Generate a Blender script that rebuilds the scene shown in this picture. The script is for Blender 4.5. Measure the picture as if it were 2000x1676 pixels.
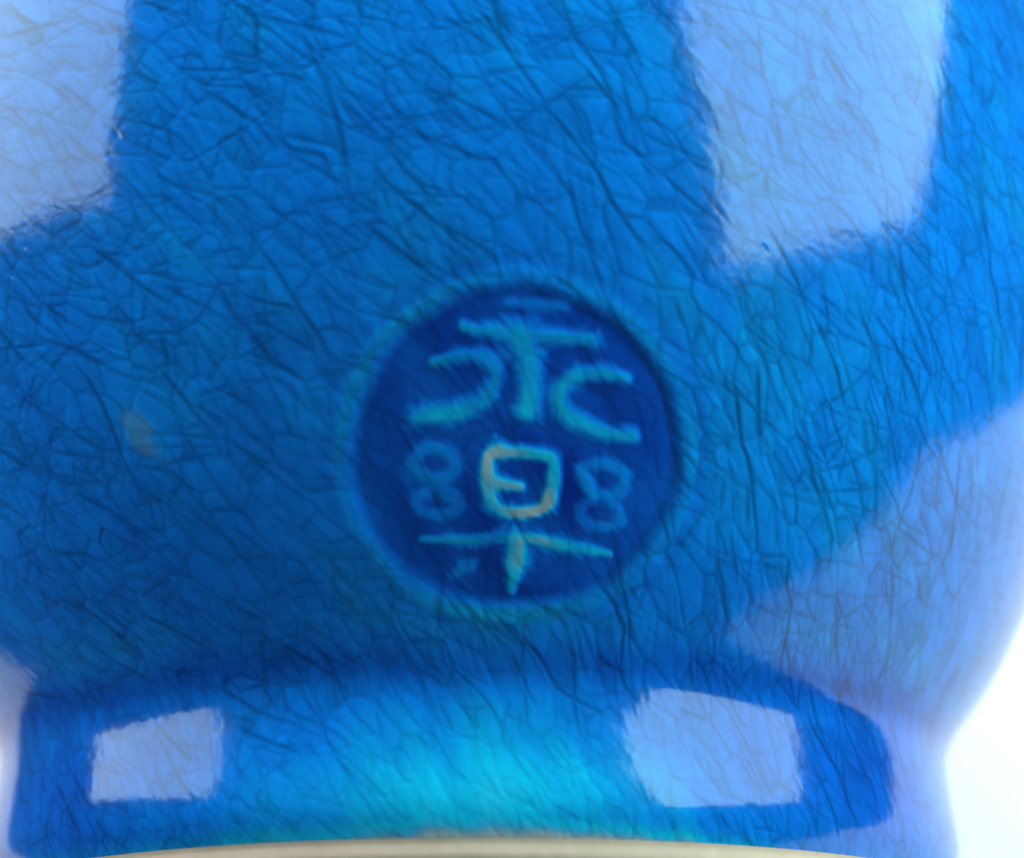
import bpy, math
import numpy as np
from mathutils import Matrix, Vector

rng = np.random.default_rng(7)
scene = bpy.context.scene
for o in list(bpy.data.objects):
    bpy.data.objects.remove(o)

# ------------------------------------------------------------------ pose
# One working unit U is 0.03 mm.  Camera space: x right, y up, z to the viewer.
U = 3.0e-5
ALPHA, ROLL = 0.360757, -0.005017           # how far the pot's axis leans away
P0 = np.array([-87.0, -1118.29, -4135.19])  # centre of the glazed edge of the foot
R0 = 1105.0                                  # radius there
FOCAL = 3400.0 / 2000.0 * 36.0
ax = np.array([math.sin(ROLL) * math.cos(ALPHA), math.cos(ROLL) * math.cos(ALPHA), -math.sin(ALPHA)])
sx = np.cross(ax, [0, 0, 1.0]); sx /= np.linalg.norm(sx)
sn = np.cross(sx, ax)

# profile of the pot: lean of the wall (degrees) at heights above the foot edge
CTRL = [(0, 30), (30, 18), (66, 2), (115, -5), (215, -4.5), (262, 2), (288, 12), (320, 28), (370, 40), (440, 38), (520, 32),
        (620, 27.5), (800, 21.8), (1000, 16.4), (1250, 10.8), (1600, 3.5), (2000, -9)]
PV = np.arange(0, 1950.1, 2.0)
_b = np.radians(np.interp(PV, [c[0] for c in CTRL], [c[1] for c in CTRL]))
_b = np.convolve(np.pad(_b, 9, mode='edge'), np.ones(19) / 19, 'valid')
PR = R0 + np.concatenate([[0], np.cumsum(np.tan(_b)[:-1] * 2.0)])
PA = np.concatenate([[0], np.cumsum(np.hypot(np.diff(PV), np.diff(PR)))])   # arc length up the wall
CLAY = 46.0                                  # bare clay below the glaze
# the pot lies on its side on the foot's lower edge and the belly
i_t = np.argmax((PR - (R0 - 6)) / (PV + CLAY - 10))
tau = math.atan2(PR[i_t] - (R0 - 6), PV[i_t] + CLAY - 10)
Nt = math.cos(tau) * sn + math.sin(tau) * ax
back = P0 - (R0 - 6) * sn - (CLAY - 10) * ax
Xt = np.array([1.0, 0, 0]) - Nt * Nt[0]; Xt /= np.linalg.norm(Xt)
Yt = np.cross(Nt, Xt)
B = np.stack([Xt, Yt, Nt])                   # camera space -> table space


def world(p):
    return B @ (np.asarray(p, float) - back) * U


def mat4(xa, ya, za, origin):
    m = Matrix.Identity(4)
    for i, c in enumerate((B @ xa, B @ ya, B @ za)):
        for j in range(3):
            m[j][i] = c[j]
    o = world(origin)
    for j in range(3):
        m[j][3] = o[j]
    return m


# ------------------------------------------------------------------ camera
cam = bpy.data.cameras.new('camera')
camo = bpy.data.objects.new('camera', cam); scene.collection.objects.link(camo)
camo.matrix_world = mat4(np.array([1.0, 0, 0]), np.array([0, 1.0, 0]), np.array([0, 0, 1.0]), np.zeros(3))
cam.lens = FOCAL; cam.sensor_width = 36.0; cam.sensor_fit = 'HORIZONTAL'
cam.clip_start = 0.005; cam.clip_end = 20
cam.dof.use_dof = True
cam.dof.focus_distance = 3320 * U
cam.dof.aperture_fstop = 19.0
scene.camera = camo

# ------------------------------------------------------------------ light
w = bpy.data.worlds.new('World'); scene.world = w; w.use_nodes = True
bg = w.node_tree.nodes['Background']
bg.inputs[0].default_value = (0.55, 0.72, 1.0, 1); bg.inputs[1].default_value = 0.09

CEN = world(P0 + 500 * ax)


def adir(az, el):
    az, el = math.radians(az), math.radians(el)
    return np.array([math.sin(az) * math.cos(el), math.cos(az) * math.cos(el), math.sin(el)])


def rect_light(name, origin, u, v, radiance, colour):
    """rectangle given by its corner and two edge vectors (metres)"""
    lu, lv = np.linalg.norm(u), np.linalg.norm(v)
    xu = u / lu; n = np.cross(xu, v); n /= np.linalg.norm(n)
    c = origin + u / 2 + v / 2
    if np.dot(n, CEN - c) > 0: n = -n          # lamps shine along local -Z
    yv = np.cross(n, xu)
    l = bpy.data.lights.new(name, 'AREA'); l.shape = 'RECTANGLE'; l.size = lu; l.size_y = lv
    l.energy = radiance * math.pi * lu * lv; l.color = colour
    o = bpy.data.objects.new(name, l); scene.collection.objects.link(o)
    m = Matrix.Identity(4)
    for i, cc in enumerate((xu, yv, n)):
        for j in range(3): m[j][i] = cc[j]
    for j in range(3): m[j][3] = c[j]
    o.matrix_world = m
    return o


def rect_from_dirs(A, Bd, D, dist, grow):
    """corner A, edge towards Bd, edge roughly towards D, on the plane facing the pot"""
    n = A + Bd + D; n /= np.linalg.norm(n)
    f = lambda d: CEN + d / np.dot(d, n) * dist
    a, b, d = f(A), f(Bd), f(D)
    u = b - a; uh = u / np.linalg.norm(u)
    v = d - a; v = v - uh * np.dot(v, uh)
    return a, u, v * grow




def rect_facing(az, el, corner, ang, lu, lv, dist):
    """rectangle on a plane facing the pot from (az, el); corner and edges in tangents of that view"""
    n = adir(az, el); r = np.cross([0, 0, 1.0], n); r /= np.linalg.norm(r); up = np.cross(n, r)
    at = lambda x, y: CEN + dist * (n + x * r + y * up)
    c, s_ = math.cos(math.radians(ang)), math.sin(math.radians(ang))
    o = at(*corner)
    return o, at(corner[0] + lu * c, corner[1] + lu * s_) - o, at(corner[0] - lv * s_, corner[1] + lv * c) - o


A_, B_, D_ = .75 * adir(115, 42), .75 * 1.266 * adir(86, 16), .75 * .6425 * adir(77, 61)
rect_light('window_light_right', CEN + A_, B_ - A_, (D_ - A_) * 1.4, 6.2, (0.66, 0.93, 0.89))
rect_light('window_light_left', *rect_facing(-85, 20, (.135, .225), -114, .62, -.9, .60), 5.0, (0.74, 0.95, 0.97))
# added, unseen area light beyond the pot's mouth that bleaches the table
a, u, v = rect_from_dirs(adir(-48, 14), adir(38, 14), adir(-48, 48), 0.80, 1.0)
rect_light('fill_light_far', a, u, v, 5.2, (1.0, 0.94, 0.88))

vs = scene.view_settings
vs.view_transform = 'Standard'; vs.look = 'None'; vs.exposure = 0.0; vs.gamma = 1.0
vs.use_curve_mapping = False
scene.render.engine = 'CYCLES'
scene.render.resolution_x = 1024; scene.render.resolution_y = 858


# ------------------------------------------------------------------ materials
def new_mat(name):
    m = bpy.data.materials.new(name); m.use_nodes = True
    return m, m.node_tree, m.node_tree.nodes['Principled BSDF']


def glaze_material():
    m, nt, bs = new_mat('blue_crackle_glaze')
    N = nt.nodes; L = nt.links
    at = N.new('ShaderNodeAttribute'); at.attribute_name = 'glaze'
    sep = N.new('ShaderNodeSeparateColor'); L.new(at.outputs['Color'], sep.inputs[0])
    ramp = N.new('ShaderNodeValToRGB'); cr = ramp.color_ramp
    stops = [(0.0, (0.50, 0.61, 0.66)), (0.09, (0.20, 0.53, 0.70)), (0.16, (0.04, 0.55, 0.92)), (0.26, (0.003, 0.59, 0.97)),
             (0.38, (0.002, 0.37, 0.90)), (0.52, (0.001, 0.25, 0.92)), (0.72, (0.001, 0.14, 0.70)), (1.0, (0.001, 0.038, 0.40))]
    while len(cr.elements) < len(stops): cr.elements.new(0.5)
    for e, (p, c) in zip(cr.elements, stops): e.position = p; e.color = (*c, 1)
    L.new(sep.outputs[0], ramp.inputs[0])
    # cracks: fissure stain and painted shade beside it sink the colour a little
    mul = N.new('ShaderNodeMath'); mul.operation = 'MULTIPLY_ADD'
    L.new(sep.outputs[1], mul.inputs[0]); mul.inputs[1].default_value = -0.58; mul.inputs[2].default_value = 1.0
    tc = N.new('ShaderNodeTexCoord')
    noi = N.new('ShaderNodeTexNoise'); noi.inputs['Scale'].default_value = 2600; noi.inputs['Detail'].default_value = 3
    L.new(tc.outputs['Object'], noi.inputs['Vector'])
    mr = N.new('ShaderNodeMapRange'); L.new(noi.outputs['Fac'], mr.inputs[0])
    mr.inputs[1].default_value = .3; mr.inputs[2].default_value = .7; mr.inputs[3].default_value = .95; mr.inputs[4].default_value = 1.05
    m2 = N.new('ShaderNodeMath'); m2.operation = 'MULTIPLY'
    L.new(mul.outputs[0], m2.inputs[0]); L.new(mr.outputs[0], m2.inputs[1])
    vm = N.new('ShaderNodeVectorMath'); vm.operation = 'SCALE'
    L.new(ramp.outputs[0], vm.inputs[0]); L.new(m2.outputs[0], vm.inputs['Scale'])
    scuff = N.new('ShaderNodeMix'); scuff.data_type = 'RGBA'
    L.new(sep.outputs[2], scuff.inputs['Factor']); L.new(vm.outputs[0], scuff.inputs['A']); scuff.inputs['B'].default_value = (.09, .26, .46, 1)
    L.new(scuff.outputs['Result'], bs.inputs['Base Color'])
    # the colour lies under a clear glossy coat: its own relief shades it, the coat mirrors smoothly
    bs.inputs['Specular IOR Level'].default_value = 0.0; bs.inputs['Roughness'].default_value = 1.0
    un = N.new('ShaderNodeAttribute'); un.attribute_name = 'under_normal'
    vt = N.new('ShaderNodeVectorTransform'); vt.vector_type = 'NORMAL'; vt.convert_from = 'OBJECT'; vt.convert_to = 'WORLD'
    L.new(un.outputs['Vector'], vt.inputs[0]); L.new(vt.outputs[0], bs.inputs['Normal'])
    bs.inputs['Coat Weight'].default_value = 1.0; bs.inputs['Coat IOR'].default_value = 1.44
    rr = N.new('ShaderNodeMapRange'); L.new(sep.outputs[0], rr.inputs[0])
    rr.inputs[1].default_value = .05; rr.inputs[2].default_value = .2; rr.inputs[3].default_value = .5; rr.inputs[4].default_value = .105
    L.new(rr.outputs[0], bs.inputs['Coat Roughness'])
    bmp = N.new('ShaderNodeBump'); bmp.inputs['Strength'].default_value = 0.05; bmp.inputs['Distance'].default_value = 0.0001
    L.new(noi.outputs['Fac'], bmp.inputs['Height']); L.new(bmp.outputs[0], bs.inputs['Coat Normal'])
    return m


def clay_material():
    m, nt, bs = new_mat('bare_buff_clay'); N = nt.nodes; L = nt.links
    tc = N.new('ShaderNodeTexCoord')
    n1 = N.new('ShaderNodeTexNoise'); n1.inputs['Scale'].default_value = 900; n1.inputs['Detail'].default_value = 6
    L.new(tc.outputs['Object'], n1.inputs['Vector'])
    r = N.new('ShaderNodeValToRGB'); r.color_ramp.elements[0].color = (.83, .62, .46, 1); r.color_ramp.elements[1].color = (.92, .71, .55, 1)
    r.color_ramp.elements[0].position = .3; r.color_ramp.elements[1].position = .7
    L.new(n1.outputs['Fac'], r.inputs[0]); L.new(r.outputs[0], bs.inputs['Base Color'])
    bs.inputs['Roughness'].default_value = .85
    b = N.new('ShaderNodeBump'); b.inputs['Strength'].default_value = .4; b.inputs['Distance'].default_value = .0001
    L.new(n1.outputs['Fac'], b.inputs['Height']); L.new(b.outputs[0], bs.inputs['Normal'])
    return m


def table_material():
    m, nt, bs = new_mat('matt_white_table'); N = nt.nodes; L = nt.links
    tc = N.new('ShaderNodeTexCoord')
    n1 = N.new('ShaderNodeTexNoise'); n1.inputs['Scale'].default_value = 60; n1.inputs['Detail'].default_value = 5
    L.new(tc.outputs['Object'], n1.inputs['Vector'])
    r = N.new('ShaderNodeValToRGB'); r.color_ramp.elements[0].color = (.90, .845, .825, 1); r.color_ramp.elements[1].color = (.93, .875, .855, 1)
    L.new(n1.outputs['Fac'], r.inputs[0]); L.new(r.outputs[0], bs.inputs['Base Color'])
    bs.inputs['Roughness'].default_value = .6
    return m


M_GLAZE, M_CLAY, M_TABLE = glaze_material(), clay_material(), table_material()

# ------------------------------------------------------------------ the table
x0, x1, y0, y1, th = -3100 * U, 30000 * U, -8600 * U, 3450 * U, 0.018
bv = 0.002
ring = lambda d, z: [(x0 + d, y0 + d, z), (x1 - d, y0 + d, z), (x1 - d, y1 - d, z), (x0 + d, y1 - d, z)]
tv = ring(bv, 0) + ring(0.0006, -0.0006) + ring(0, -bv) + ring(0, -th)
tf = [(0, 1, 2, 3)] + [(k * 4 + i, (k + 1) * 4 + i, (k + 1) * 4 + (i + 1) % 4, k * 4 + (i + 1) % 4) for k in range(3) for i in range(4)] + [(15, 14, 13, 12)]
me = bpy.data.meshes.new('table_top'); me.from_pydata(tv, [], tf); me.update()
to = bpy.data.objects.new('table_top', me); scene.collection.objects.link(to); me.materials.append(M_TABLE)
to.rotation_euler = (0, 0, math.radians(-16)); to['kind'] = 'structure'; to['label'] = 'matt white table top that the blue pot lies on'; to['category'] = 'table'

# ------------------------------------------------------------------ crackle raster over the unrolled wall
RS = 1.8                                       # units per raster cell
UH, AH = 1760.0, 2120.0                        # half width (1300 * angle) and height covered
NX, NY = int(2 * UH / RS), int(AH / RS)
fy = np.fft.fftfreq(NY)[:, None]; fx = np.fft.rfftfreq(NX)[None, :]


def aniso_noise(long_u, short_u, ang_deg, seed):
    """gaussian filtered noise, stretched along ang (degrees, up = +)"""
    r = np.random.default_rng(seed).standard_normal((NY, NX))
    c, s = math.cos(math.radians(ang_deg)), math.sin(math.radians(ang_deg))
    a, b = fx * c + fy * s, -fx * s + fy * c
    F = np.exp(-2 * (math.pi ** 2) * ((a * long_u / RS) ** 2 + (b * short_u / RS) ** 2))
    o = np.fft.irfft2(np.fft.rfft2(r) * F, s=(NY, NX))
    return o / o.std()


def blur(img, su, ang=0, sv=None):
    sv = su if sv is None else sv
    c, s = math.cos(math.radians(ang)), math.sin(math.radians(ang))
    a, b = fx * c + fy * s, -fx * s + fy * c
    F = np.exp(-2 * (math.pi ** 2) * ((a * su / RS) ** 2 + (b * sv / RS) ** 2))
    return np.fft.irfft2(np.fft.rfft2(img) * F, s=(NY, NX))


dark = np.zeros((NY, NX), np.float32)
hgt = np.zeros((NY, NX), np.float32)
wob = aniso_noise(120, 120, 0, 3)
wob2 = aniso_noise(38, 38, 0, 4)


def main_angle(u):
    t = min(max((u + 1050) / 1950, 0), 1)
    return -(40 + 27 * t)


def draw_crack(u, a, length, ang_off, amp, sharp, soft, step, use_main=True, kind_ang=0.0):
    st = 13.0
    n = max(3, int(length / st))
    pu, pa = [u], [a]
    curl = rng.normal(0, .12); kink = 0.0
    for k in range(n):
        iy, ix = int(a / RS), int((u + UH) / RS)
        if not (0 <= iy < NY and 0 <= ix < NX): break
        if rng.random() < .10: kink = rng.normal(0, 14)
        base = main_angle(u) if use_main else kind_ang
        g = math.radians(base + ang_off + 4 * wob[iy, ix] + 6 * wob2[iy, ix] + curl * (k - n / 2) + kink)
        u += st * math.cos(g); a += st * math.sin(g)
        pu.append(u); pa.append(a)
    m = len(pu) - 1
    if m < 2: return
    W = 26.0
    for k in range(m):
        ua, aa, ub, ab = pu[k], pa[k], pu[k + 1], pa[k + 1]
        ix0 = int((min(ua, ub) - W + UH) / RS); ix1 = int((max(ua, ub) + W + UH) / RS) + 1
        iy0 = int((min(aa, ab) - W) / RS); iy1 = int((max(aa, ab) + W) / RS) + 1
        if ix0 < 0 or iy0 < 0 or ix1 >= NX or iy1 >= NY: continue
        X = (np.arange(ix0, ix1) * RS - UH)[None, :]; Y = (np.arange(iy0, iy1) * RS)[:, None]
        dx, dy = ub - ua, ab - aa; l = math.hypot(dx, dy)
        s = ((X - ua) * dx + (Y - aa) * dy) / l
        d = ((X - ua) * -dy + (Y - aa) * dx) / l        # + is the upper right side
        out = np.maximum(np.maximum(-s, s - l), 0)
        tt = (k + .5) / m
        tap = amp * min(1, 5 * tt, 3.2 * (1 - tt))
        dd = np.where(d > 0, d / sharp, -d / soft)  # softer lower-left side paints the shade a crack throws in the glaze
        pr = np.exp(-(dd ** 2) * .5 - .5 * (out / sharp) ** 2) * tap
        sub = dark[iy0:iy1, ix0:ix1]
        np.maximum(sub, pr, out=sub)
        # relief: a shallow groove; the lip on the upper right stands a little proud
        q = np.exp(-.5 * (out / 4.0) ** 2) * tap * step
        hh = q * (-.55 * np.exp(-.5 * (d / 3.2) ** 2) + .5 * np.exp(-np.abs(d - 9) / 7) * (d > 0) - .2 * np.exp(-np.abs(d) / 9) * (d <= 0))
        sub = hgt[iy0:iy1, ix0:ix1]
        big = np.abs(hh) > np.abs(sub)
        sub[big] = hh[big]


def scatter(n, l0, l1, spread, amp, sharp, soft, step, **k):
    for _ in range(n):
        draw_crack(rng.uniform(-UH, UH), rng.uniform(0, AH), rng.uniform(l0, l1), rng.normal(0, spread),
                   rng.uniform(*amp), rng.uniform(*sharp), rng.uniform(*soft), step, **k)


scatter(1500, 24, 70, 20, (.2, .5), (1.8, 2.8), (2.5, 5), .6)
scatter(1000, 60, 170, 12, (.3, .75), (1.6, 2.6), (2.6, 6), .8)
scatter(330, 150, 420, 9, (.5, 1.0), (1.6, 2.6), (3, 7), 1.0)
scatter(650, 60, 260, 10, (.3, .75), (1.6, 2.6), (2.2, 4), .6, use_main=False, kind_ang=-7)
scatter(260, 60, 200, 14, (.25, .6), (1.6, 2.6), (2.2, 4), .6, use_main=False, kind_ang=18)
scatter(330, 50, 160, 10, (.3, .65), (1.6, 2.6), (2.2, 5), .7, use_main=False, kind_ang=-84)


def plates(lu, sv, ang, seed):
    """irregular plates between the cracks: a tone for each and the distance to its edge"""
    g = np.random.default_rng(seed)
    c, s_ = math.cos(math.radians(ang)), math.sin(math.radians(ang))
    X, Y = np.meshgrid(np.arange(NX) * RS - UH, np.arange(NY) * RS)
    X = X + 14 * wob + 4 * wob2; Y = Y + 14 * np.roll(wob, 300, 1) + 4 * np.roll(wob2, 200, 0)
    a_ = ((X * c + Y * s_) / lu + 200).astype(np.float32); b_ = ((-X * s_ + Y * c) / sv + 200).astype(np.float32)
    jx, jy, tn = g.random((512, 512)).astype(np.float32), g.random((512, 512)).astype(np.float32), g.standard_normal((512, 512)).astype(np.float32)
    ia, ib = a_.astype(np.int32), b_.astype(np.int32)
    f1 = np.full(a_.shape, 9., np.float32); f2 = f1.copy(); tone = np.zeros_like(f1)
    for da_ in (-1, 0, 1):
        for db_ in (-1, 0, 1):
            p_, q_ = (ia + da_) % 512, (ib + db_) % 512
            d_ = np.hypot(ia + da_ + jx[p_, q_] - a_, ib + db_ + jy[p_, q_] - b_)
            m_ = d_ < f1
            f2 = np.where(m_, f1, np.minimum(f2, d_)); f1 = np.where(m_, d_, f1); tone = np.where(m_, tn[p_, q_], tone)
    return tone, (f2 - f1) * sv


t1, e1 = plates(108, 54, -54, 31)
t2, e2 = plates(62, 35, -62, 32)
t3, e3 = plates(38, 22, -45, 34)
patch = aniso_noise(42, 20, -56, 11)
fine = aniso_noise(16, 7, -56, 12)
broad = aniso_noise(150, 110, -40, 13)
ge = lambda e, w_: np.exp(-.5 * (e / w_) ** 2)
some = np.clip(.6 + .6 * aniso_noise(55, 40, -56, 33), 0, 1)
net = np.maximum(np.maximum(.6 * ge(e1, 3.0), .5 * ge(e2, 2.6) * (.35 + .65 * some)), .26 * ge(e3, 2.2) * some)
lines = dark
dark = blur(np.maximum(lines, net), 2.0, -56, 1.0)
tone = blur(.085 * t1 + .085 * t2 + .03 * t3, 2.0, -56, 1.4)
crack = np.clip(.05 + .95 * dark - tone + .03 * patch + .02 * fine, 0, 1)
# relief of the coloured layer: pillowed, slightly tilted plates between the cracks
sat = lambda e, w_: 1 - np.exp(-e / w_)
under = 1.5 * sat(e1, 7) + 1.15 * sat(e2, 5) * (.4 + .6 * some) + .35 * sat(e3, 4) * some - 2.0 * lines + .55 * patch + .22 * fine + .5 * t1 + .45 * t2
under = .8 * blur(under, 1.9, -56, 1.4)
relief = .12 * blur(hgt, 2.0) + .028 * fine + .075 * patch + .03 * aniso_noise(9, 5, -56, 15) + .05 * blur(sat(e2, 6), 2.5) + .04 * blur(sat(e1, 8), 2.5)


def sample(img, u, a):
    X = np.clip((u + UH) / RS, 0, NX - 1.001); Y = np.clip(a / RS, 0, NY - 1.001)
    xi, yi = X.astype(np.int32), Y.astype(np.int32); fxx, fyy = X - xi, Y - yi
    return (img[yi, xi] * (1 - fxx) * (1 - fyy) + img[yi, xi + 1] * fxx * (1 - fyy) +
            img[yi + 1, xi] * (1 - fxx) * fyy + img[yi + 1, xi + 1] * fxx * fyy)


# ------------------------------------------------------------------ the pot: one grid, cut into parts
prof_v, prof_r, prof_a, prof_k = [], [], [], []   # kind: 0 base, 1 clay ring, 2 wall, 3 interior


def row(v, r, a, k): prof_v.append(v); prof_r.append(r); prof_a.append(a); prof_k.append(k)


for v_, r_ in [(90, 2), (90, 300), (88, 640), (80, 780), (40, 830), (-20, 850), (-40, 862), (-CLAY, 880)]: row(v_, r_, -1, 0)
for v_, r_ in [(-CLAY, 930), (-CLAY, 1000), (-CLAY, 1050)]: row(v_, r_, -1, 1)
for k in range(1, 9):
    g = k / 8 * math.pi / 2
    row(-CLAY + 24 * (1 - math.cos(g)), R0 - 5 - 24 + 24 * math.sin(g), -1, 1)
row(-12, R0 - 4, -1, 1); row(-6, R0 - 3.5, -1, 1)
arc_dense = np.concatenate([np.arange(0, 24, 1.5), np.arange(24, 1985, 2.45)])
for a_ in arc_dense:
    row(np.interp(a_, PA, PV), np.interp(a_, PA, PR), a_, 2)
for a_ in np.arange(2000, PA[-1], 25): row(np.interp(a_, PA, PV), np.interp(a_, PA, PR), a_, 2)
tv_, tr_ = PV[-1], PR[-1]
for k in range(0, 9):
    g = k / 8 * math.pi
    row(tv_ + 34 * math.sin(g), tr_ - 34 + 34 * math.cos(g), 2100, 3)
for vv in np.linspace(tv_ - 60, 420, 26):
    row(vv, np.interp(vv, PV, PR) - 68, 2100, 3)
for vv, rr in [(330, 1010), (270, 880), (230, 600), (215, 300), (212, 2)]: row(vv, rr, 2100, 3)
prof_v, prof_r, prof_a, prof_k = map(np.array, (prof_v, prof_r, prof_a, prof_k))
cs = np.linspace(-.965, .965, 1130)
th_dense = np.arcsin(cs)
th_back = np.linspace(th_dense[-1], 2 * math.pi + th_dense[0], 74)[1:-1]
TH = np.concatenate([th_dense, th_back])
nr, nc = len(prof_v), len(TH)
T2, A2 = np.meshgrid(TH, prof_a); V2 = np.repeat(prof_v[:, None], nc, 1); R2 = np.repeat(prof_r[:, None], nc, 1)
UC = 1300 * np.where(T2 > math.pi, T2 - 2 * math.pi, T2)
wall = (prof_k == 2)[:, None] & np.ones((1, nc), bool)
aa = np.clip(A2, 0, AH - 4)
# past the finely meshed side the crackle repeats mirrored
uu = np.where(np.abs(UC) > UH - 4, np.sign(UC) * (2 * (UH - 4)) - UC, UC)
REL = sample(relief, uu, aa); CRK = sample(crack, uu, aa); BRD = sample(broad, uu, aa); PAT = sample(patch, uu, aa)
FIN = sample(fine, uu, aa)
dense_fade = np.clip((th_dense[-1] + .02 - np.abs(UC / 1300)) / .1, 0, 1)
HT = np.where(wall, REL * dense_fade, 0)
HU = np.where(wall, sample(under, uu, aa) * dense_fade, 0)

# glaze thickness plus some painted light and shade (drives its colour)
TK = .53 + .016 * BRD - .02 * PAT
g2 = lambda u0, a0, su, sa: np.exp(-.5 * ((UC - u0) / su) ** 2 - .5 * ((A2 - a0) / sa) ** 2)
pool = np.exp(-.5 * ((A2 - 318 - 6 * BRD) / 30) ** 2)
TK += .17 * pool
TK -= .065 * np.exp(-.5 * ((A2 - 408 + 8 * BRD) / 42) ** 2) * (.75 + .25 * np.tanh(-BRD))
TK -= .28 * g2(60, 75, 330, 95) - .27 * g2(960, 150, 330, 120)  # foot centre: thin glaze brightened with painted light; right side darker
TK += .18 * g2(-1000, 150, 330, 120)
TK += .07 * g2(-520, 640, 330, 190)  # left of the seal: dimmer light painted in along with thicker glaze
TK -= .02 * g2(900, 1200, 600, 700)  # upper right: brightening on the window side painted in
# rim of the glaze thins away to the clay
TK -= np.clip(1 - A2 / 42, 0, 1) ** 1.5 * .42 * (.4 + .6 * np.exp(-((UC - 60) / 560) ** 2)) * (.8 + .25 * BRD + .1 * PAT)
# a scuffed thin place on the side
sc = g2(-588, 800, 42, 46) * (1 + .35 * PAT)
TK -= .10 * g2(-560, 830, 100, 80)
SCF = np.clip(sc * 1.25 - .55 + .5 * FIN * g2(-588, 800, 55, 60), 0, 1) * .55
TK -= SCF * .05
for pu_, pa_, pr_ in [(-681, 1286, 8), (-635, 1242, 7), (-300, 905, 6)]:
    TK += .12 * g2(pu_, pa_, pr_, pr_)

# ------------------------------------------------------------------ potter's seal, pressed into the wall
SV = 652.0
SA, STH = np.interp(SV, PV, PA), math.radians(4.2)
PX = .925                                     # units per photo pixel here
S2 = np.where(T2 > math.pi, T2 - 2 * math.pi, T2); S2 = (S2 - STH) * R2
Q2 = A2 - SA
near = wall & (np.abs(S2) < 430) & (np.abs(Q2) < 430)
s, q = S2[near], Q2[near]
jit = 1 + .012 * BRD[near]
SX, SY = 7, -4                                 # centre of the disc
rad = np.hypot((s - SX * PX) / 1.012, q - SY * PX) / PX
rad = rad + 4 * BRD[near] + 3 * PAT[near]
sm = lambda x, a_, b_: (lambda t: t * t * (3 - 2 * t))(np.clip((x - a_) / (b_ - a_), 0, 1))
floor = 1 - sm(rad, 294, 328)
angp = np.arctan2(q, s)
groove = np.exp(-.5 * ((rad - 368) / 9) ** 2)
lip = np.exp(-.5 * ((rad - 340) / 10) ** 2) * (.75 + .25 * np.cos(angp - 2.9))
p = lambda *pts: [((x - 1015) * PX, (875 - y) * PX) for x, y in pts]
# (points, half widths, strength, clay showing)
STROKES = [
    (p((996, 598), (1050, 599), (1100, 601)), (9, 11, 9), .55, 0),
    (p((908, 645), (974, 655), (1040, 661), (1100, 661), (1160, 663)), (10, 13, 15, 12, 13), .9, 0),
    (p((1022, 664), (1037, 720), (1036, 806)), (27, 19, 17), 1.0, .12),
    (p((853, 712), (900, 702), (940, 703), (973, 734), (956, 779), (910, 806), (824, 818)), (9, 11, 12, 12, 13, 15, 13), .85, 0),
    (p((1228, 732), (1164, 726), (1116, 740), (1097, 779), (1123, 816), (1182, 838), (1246, 845)), (10, 13, 15, 15, 14, 14, 11), .95, .05),
    (p((815, 905), (835, 882), (868, 880), (897, 905), (888, 933), (851, 938), (822, 918), (815, 905)), (9, 9, 10, 11, 11, 10, 9, 9), .6, 0),
    (p((851, 940), (880, 965), (905, 985), (892, 1006), (858, 1010), (830, 1000), (826, 978), (848, 960), (862, 950)), (11, 12, 10, 9, 8, 8, 7, 8, 9), .5, 0),
    (p((962, 898), (975, 887), (1030, 886), (1076, 891), (1090, 902), (1090, 945), (1082, 978), (1064, 998), (1025, 1004), (988, 998), (969, 975), (962, 935), (962, 898)), (11, 11, 11, 12, 12, 12, 12, 12, 11, 11, 12, 12, 11), 1.15, .8),
    (p((970, 945), (1000, 950), (1026, 951)), (13, 9, 6), 1.1, .7),
    (p((1144, 916), (1156, 940), (1170, 966)), (11, 11, 8), .8, .25),
    (p((1150, 912), (1190, 902), (1222, 912), (1232, 940), (1212, 962), (1172, 962)), (9, 10, 10, 10, 9, 8), .6, 0),
    (p((1172, 966), (1150, 985), (1144, 1008), (1168, 1026), (1204, 1026), (1226, 1008), (1216, 984), (1196, 970)), (9, 10, 9, 8, 8, 8, 7, 8), .52, 0),
    (p((838, 1058), (930, 1060), (1000, 1056), (1050, 1056), (1132, 1070), (1208, 1080)), (6, 9, 12, 12, 11, 6), .9, .35),
    (p((1021, 1064), (1020, 1085), (1019, 1120), (1016, 1164)), (22, 18, 14, 8), 1.05, .7),
    (p((906, 1127), (932, 1112)), (8, 9), .6, 0),
]
smask = np.zeros_like(s); clay = np.zeros_like(s); sid = np.full(s.shape, -1)
halo = np.zeros_like(s)
wj = 1 + .07 * BRD[near] + .13 * FIN[near] + .35 * (CRK[near] - .2)
def curve(pts, hw, sub=5):
    P_ = np.array([(x_, y_, w_) for (x_, y_), w_ in zip(pts, hw)])
    if len(P_) < 3: return P_
    closed = np.allclose(P_[0, :2], P_[-1, :2])
    ext = np.vstack([P_[-2] if closed else 2 * P_[0] - P_[1], P_, P_[1] if closed else 2 * P_[-1] - P_[-2]])
    out = []
    for k in range(1, len(ext) - 2):
        p0_, p1_, p2_, p3_ = ext[k - 1:k + 3]
        for t_ in np.arange(sub) / sub:
            out.append(.5 * (2 * p1_ + (p2_ - p0_) * t_ + (2 * p0_ - 5 * p1_ + 4 * p2_ - p3_) * t_ ** 2 + (3 * p1_ - p0_ - 3 * p2_ + p3_) * t_ ** 3))
    out.append(ext[-2])
    return np.array(out)


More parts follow.
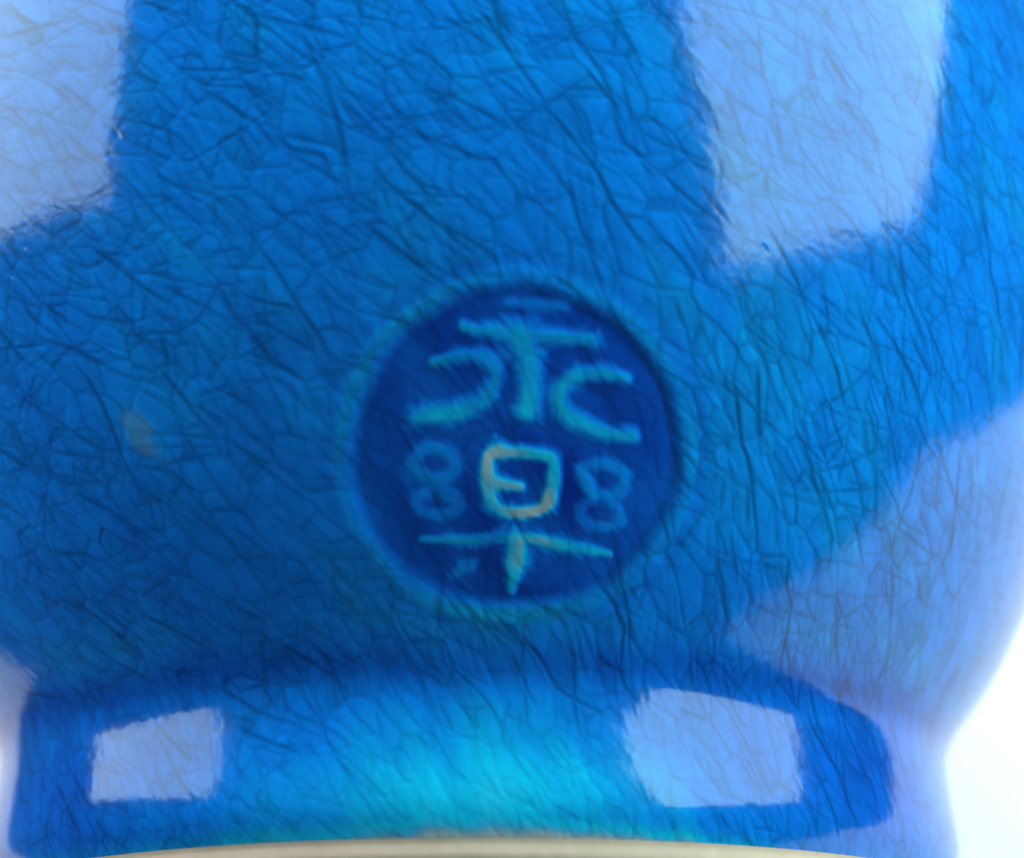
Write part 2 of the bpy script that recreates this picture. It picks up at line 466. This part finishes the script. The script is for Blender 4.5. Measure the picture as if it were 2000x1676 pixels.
for n_, (pts, hw, stg, cl) in enumerate(STROKES):
    cv = curve(pts, hw); pts = cv[:, :2]; hw = cv[:, 2] * 1.3
    best = np.full(s.shape, 1e9)
    for (ax_, ay_), (bx_, by_), w0, w1 in zip(pts[:-1], pts[1:], hw[:-1], hw[1:]):
        dx, dy = bx_ - ax_, by_ - ay_
        t_ = np.clip(((s - ax_) * dx + (q - ay_) * dy) / (dx * dx + dy * dy), 0, 1)
        d_ = np.hypot(s - ax_ - t_ * dx, q - ay_ - t_ * dy) / PX / (w0 + (w1 - w0) * t_)
        best = np.minimum(best, d_)
    best = best * wj
    mk = (1 - sm(best, .25, 1.8)) * stg
    hl = np.exp(-.5 * (best / 1.35) ** 2) * stg
    clay = np.maximum(clay, cl * (1 - sm(best, .35, 1.15)))
    sid[(best < 1.0) & (mk >= smask)] = n_
    smask = np.maximum(smask, mk); halo = np.maximum(halo, hl)
# where the clay glints through on the long bar and the stem, only in their middles
xx = s / PX + 1015; yy = 875 - q / PX
clay *= np.where((yy > 1040) & (yy < 1090), np.clip(1.2 - np.abs(xx - 1065) / 70, 0, 1) * 1.6, 1)
clay *= np.where(yy > 1095, np.clip(1 - (yy - 1110) / 60, 0, 1), 1)
tk = TK[near]
tk = tk * (1 - floor) + floor * (.90 + .05 * BRD[near] + .04 * PAT[near] - .14 * np.exp(-.5 * ((s - 250) / 90) ** 2 - .5 * ((q + 170) / 120) ** 2))
tk -= .09 * lip * (1 - floor); tk += .05 * groove
tk -= floor * (.52 * np.minimum(smask, 1.0) + .05 * halo)
tk -= .03 * np.exp(-.5 * ((yy - 1232) / 24) ** 2 - .5 * ((xx - 1070) / 130) ** 2) * (1 - floor)
tk -= clay * .30
TK[near] = np.clip(tk, .02, 1)
HU[near] = HU[near] * (1 - .45 * floor) - 5.5 * floor + .9 * lip - .6 * groove + 3.0 * floor * np.minimum(smask, 1.1)
HT[near] += -4.5 * floor + 1.0 * lip + floor * 2.0 * np.minimum(smask, 1.1)
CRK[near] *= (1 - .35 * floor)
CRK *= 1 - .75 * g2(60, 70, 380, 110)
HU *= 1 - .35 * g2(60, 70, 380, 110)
# pin holes that catch the light
for _ in range(46):
    pu_, pa_ = rng.uniform(-1250, 1250), rng.uniform(60, 1700)
    if rng.random() < .4: pu_, pa_ = rng.normal(40, 260), SA + rng.normal(-60, 230)
    c0, c1 = np.searchsorted(th_dense, [(pu_ - 14) / 1300, (pu_ + 14) / 1300])
    r0_ = np.searchsorted(prof_a[prof_k == 2], [pa_ - 14, pa_ + 14]) + int((prof_k < 2).sum())
    sl = (slice(r0_[0], r0_[1]), slice(c0, c1))
    g = math.radians(-56); du, da = UC[sl] - pu_, A2[sl] - pa_
    l_, c_ = du * math.cos(g) + da * math.sin(g), -du * math.sin(g) + da * math.cos(g)
    HT[sl] -= rng.uniform(.35, .8) * np.exp(-.5 * (l_ / 6) ** 2 - .5 * (c_ / 2.6) ** 2)
TK = np.clip(TK, .02, 1)

# positions, in the pot's own space (z up the axis, +y to the far side)
dv = np.gradient(prof_v); dr = np.gradient(prof_r); ln = np.hypot(dv, dr) + 1e-9
nrm_r, nrm_v = (dv / ln)[:, None], (-dr / ln)[:, None]
RR = R2 + HT * nrm_r; VV = V2 + HT * nrm_v
POS = np.stack([RR * np.sin(T2), -RR * np.cos(T2), VV], -1) * U
# smooth normals over the whole grid, shared by all the parts
du = np.roll(POS, -1, 1) - np.roll(POS, 1, 1)
dw = np.empty_like(POS); dw[1:-1] = POS[2:] - POS[:-2]; dw[0] = POS[1] - POS[0]; dw[-1] = POS[-1] - POS[-2]
NRM = np.cross(du, dw); NRM /= np.linalg.norm(NRM, axis=-1, keepdims=True) + 1e-20
RU = R2 + (HT + HU) * nrm_r; VU = V2 + (HT + HU) * nrm_v
PU = np.stack([RU * np.sin(T2), -RU * np.cos(T2), VU], -1) * U
du = np.roll(PU, -1, 1) - np.roll(PU, 1, 1)
dw = np.empty_like(PU); dw[1:-1] = PU[2:] - PU[:-2]; dw[0] = PU[1] - PU[0]; dw[-1] = PU[-1] - PU[-2]
UNR = np.cross(du, dw); UNR /= np.linalg.norm(UNR, axis=-1, keepdims=True) + 1e-20
idx = np.arange(nr * nc).reshape(nr, nc)
quads = np.stack([idx[:-1], np.roll(idx, -1, 1)[:-1], np.roll(idx, -1, 1)[1:], idx[1:]], -1)   # (nr-1, nc, 4)
kind = np.repeat(np.minimum(prof_k[:-1], prof_k[1:])[:, None], nc, 1)
PART = np.where(kind == 0, 0, np.where(kind == 1, 1, np.where(kind == 3, 4, 3)))
JA = np.interp(296, PV, PA)
rowa = np.repeat((prof_a[:-1])[:, None], nc, 1)
PART[(PART == 3) & (rowa < JA)] = 2
near_id = np.full((nr, nc), -2); ids = np.where(rad < 352, sid, -2); ids[(rad < 352) & (sid < 0)] = -1
ids[(ids >= 0) & (floor < .5)] = -1
near_id[near] = ids
nf = near_id[:-1]
PART[nf == -1] = 10
for n_ in range(len(STROKES)): PART[nf == n_] = 20 + n_
posf, nrmf, unf = POS.reshape(-1, 3), NRM.reshape(-1, 3), UNR.reshape(-1, 3).astype(np.float32)
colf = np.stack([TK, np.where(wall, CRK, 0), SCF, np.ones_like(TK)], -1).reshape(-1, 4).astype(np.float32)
qf, pf = quads.reshape(-1, 4), PART.reshape(-1)

root = bpy.data.objects.new('glazed_pot', None); scene.collection.objects.link(root)
root.empty_display_size = .01
root.matrix_world = mat4(sx, -sn, ax, P0)
root['label'] = 'blue crackle-glazed pot lying on its side with a stamped seal above its foot'
root['category'] = 'pot'


def part(name, sel, material, parent, label=None):
    f = qf[sel]
    used, inv = np.unique(f, return_inverse=True)
    inv = inv.reshape(-1, 4)
    me = bpy.data.meshes.new(name)
    me.vertices.add(len(used)); me.vertices.foreach_set('co', posf[used].astype(np.float32).ravel())
    me.loops.add(inv.size); me.loops.foreach_set('vertex_index', inv.astype(np.int32).ravel())
    me.polygons.add(len(inv)); me.polygons.foreach_set('loop_start', np.arange(0, inv.size, 4, dtype=np.int32))
    me.update(calc_edges=True)
    me.polygons.foreach_set('use_smooth', np.ones(len(inv), bool))
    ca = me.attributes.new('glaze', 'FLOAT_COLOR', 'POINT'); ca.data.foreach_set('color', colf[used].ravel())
    va = me.attributes.new('under_normal', 'FLOAT_VECTOR', 'POINT'); va.data.foreach_set('vector', unf[used].ravel())
    me.normals_split_custom_set_from_vertices(nrmf[used].astype(np.float32))
    me.materials.append(material)
    o = bpy.data.objects.new(name, me); scene.collection.objects.link(o); o.parent = parent
    if label: o['label'] = label
    return o


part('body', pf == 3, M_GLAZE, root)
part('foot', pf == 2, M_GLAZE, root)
part('clay_ring', pf == 1, M_CLAY, root, 'bare buff clay edge below the glazed foot')
part('base', pf == 0, M_CLAY, root)
part('interior', pf == 4, M_GLAZE, root)
st = part('stamp', pf == 10, M_GLAZE, root, 'round sunken seal with dark blue floor and raised characters')
for n_ in range(len(STROKES)):
    if (pf == 20 + n_).any(): part('raised_stroke', pf == 20 + n_, M_GLAZE, st)
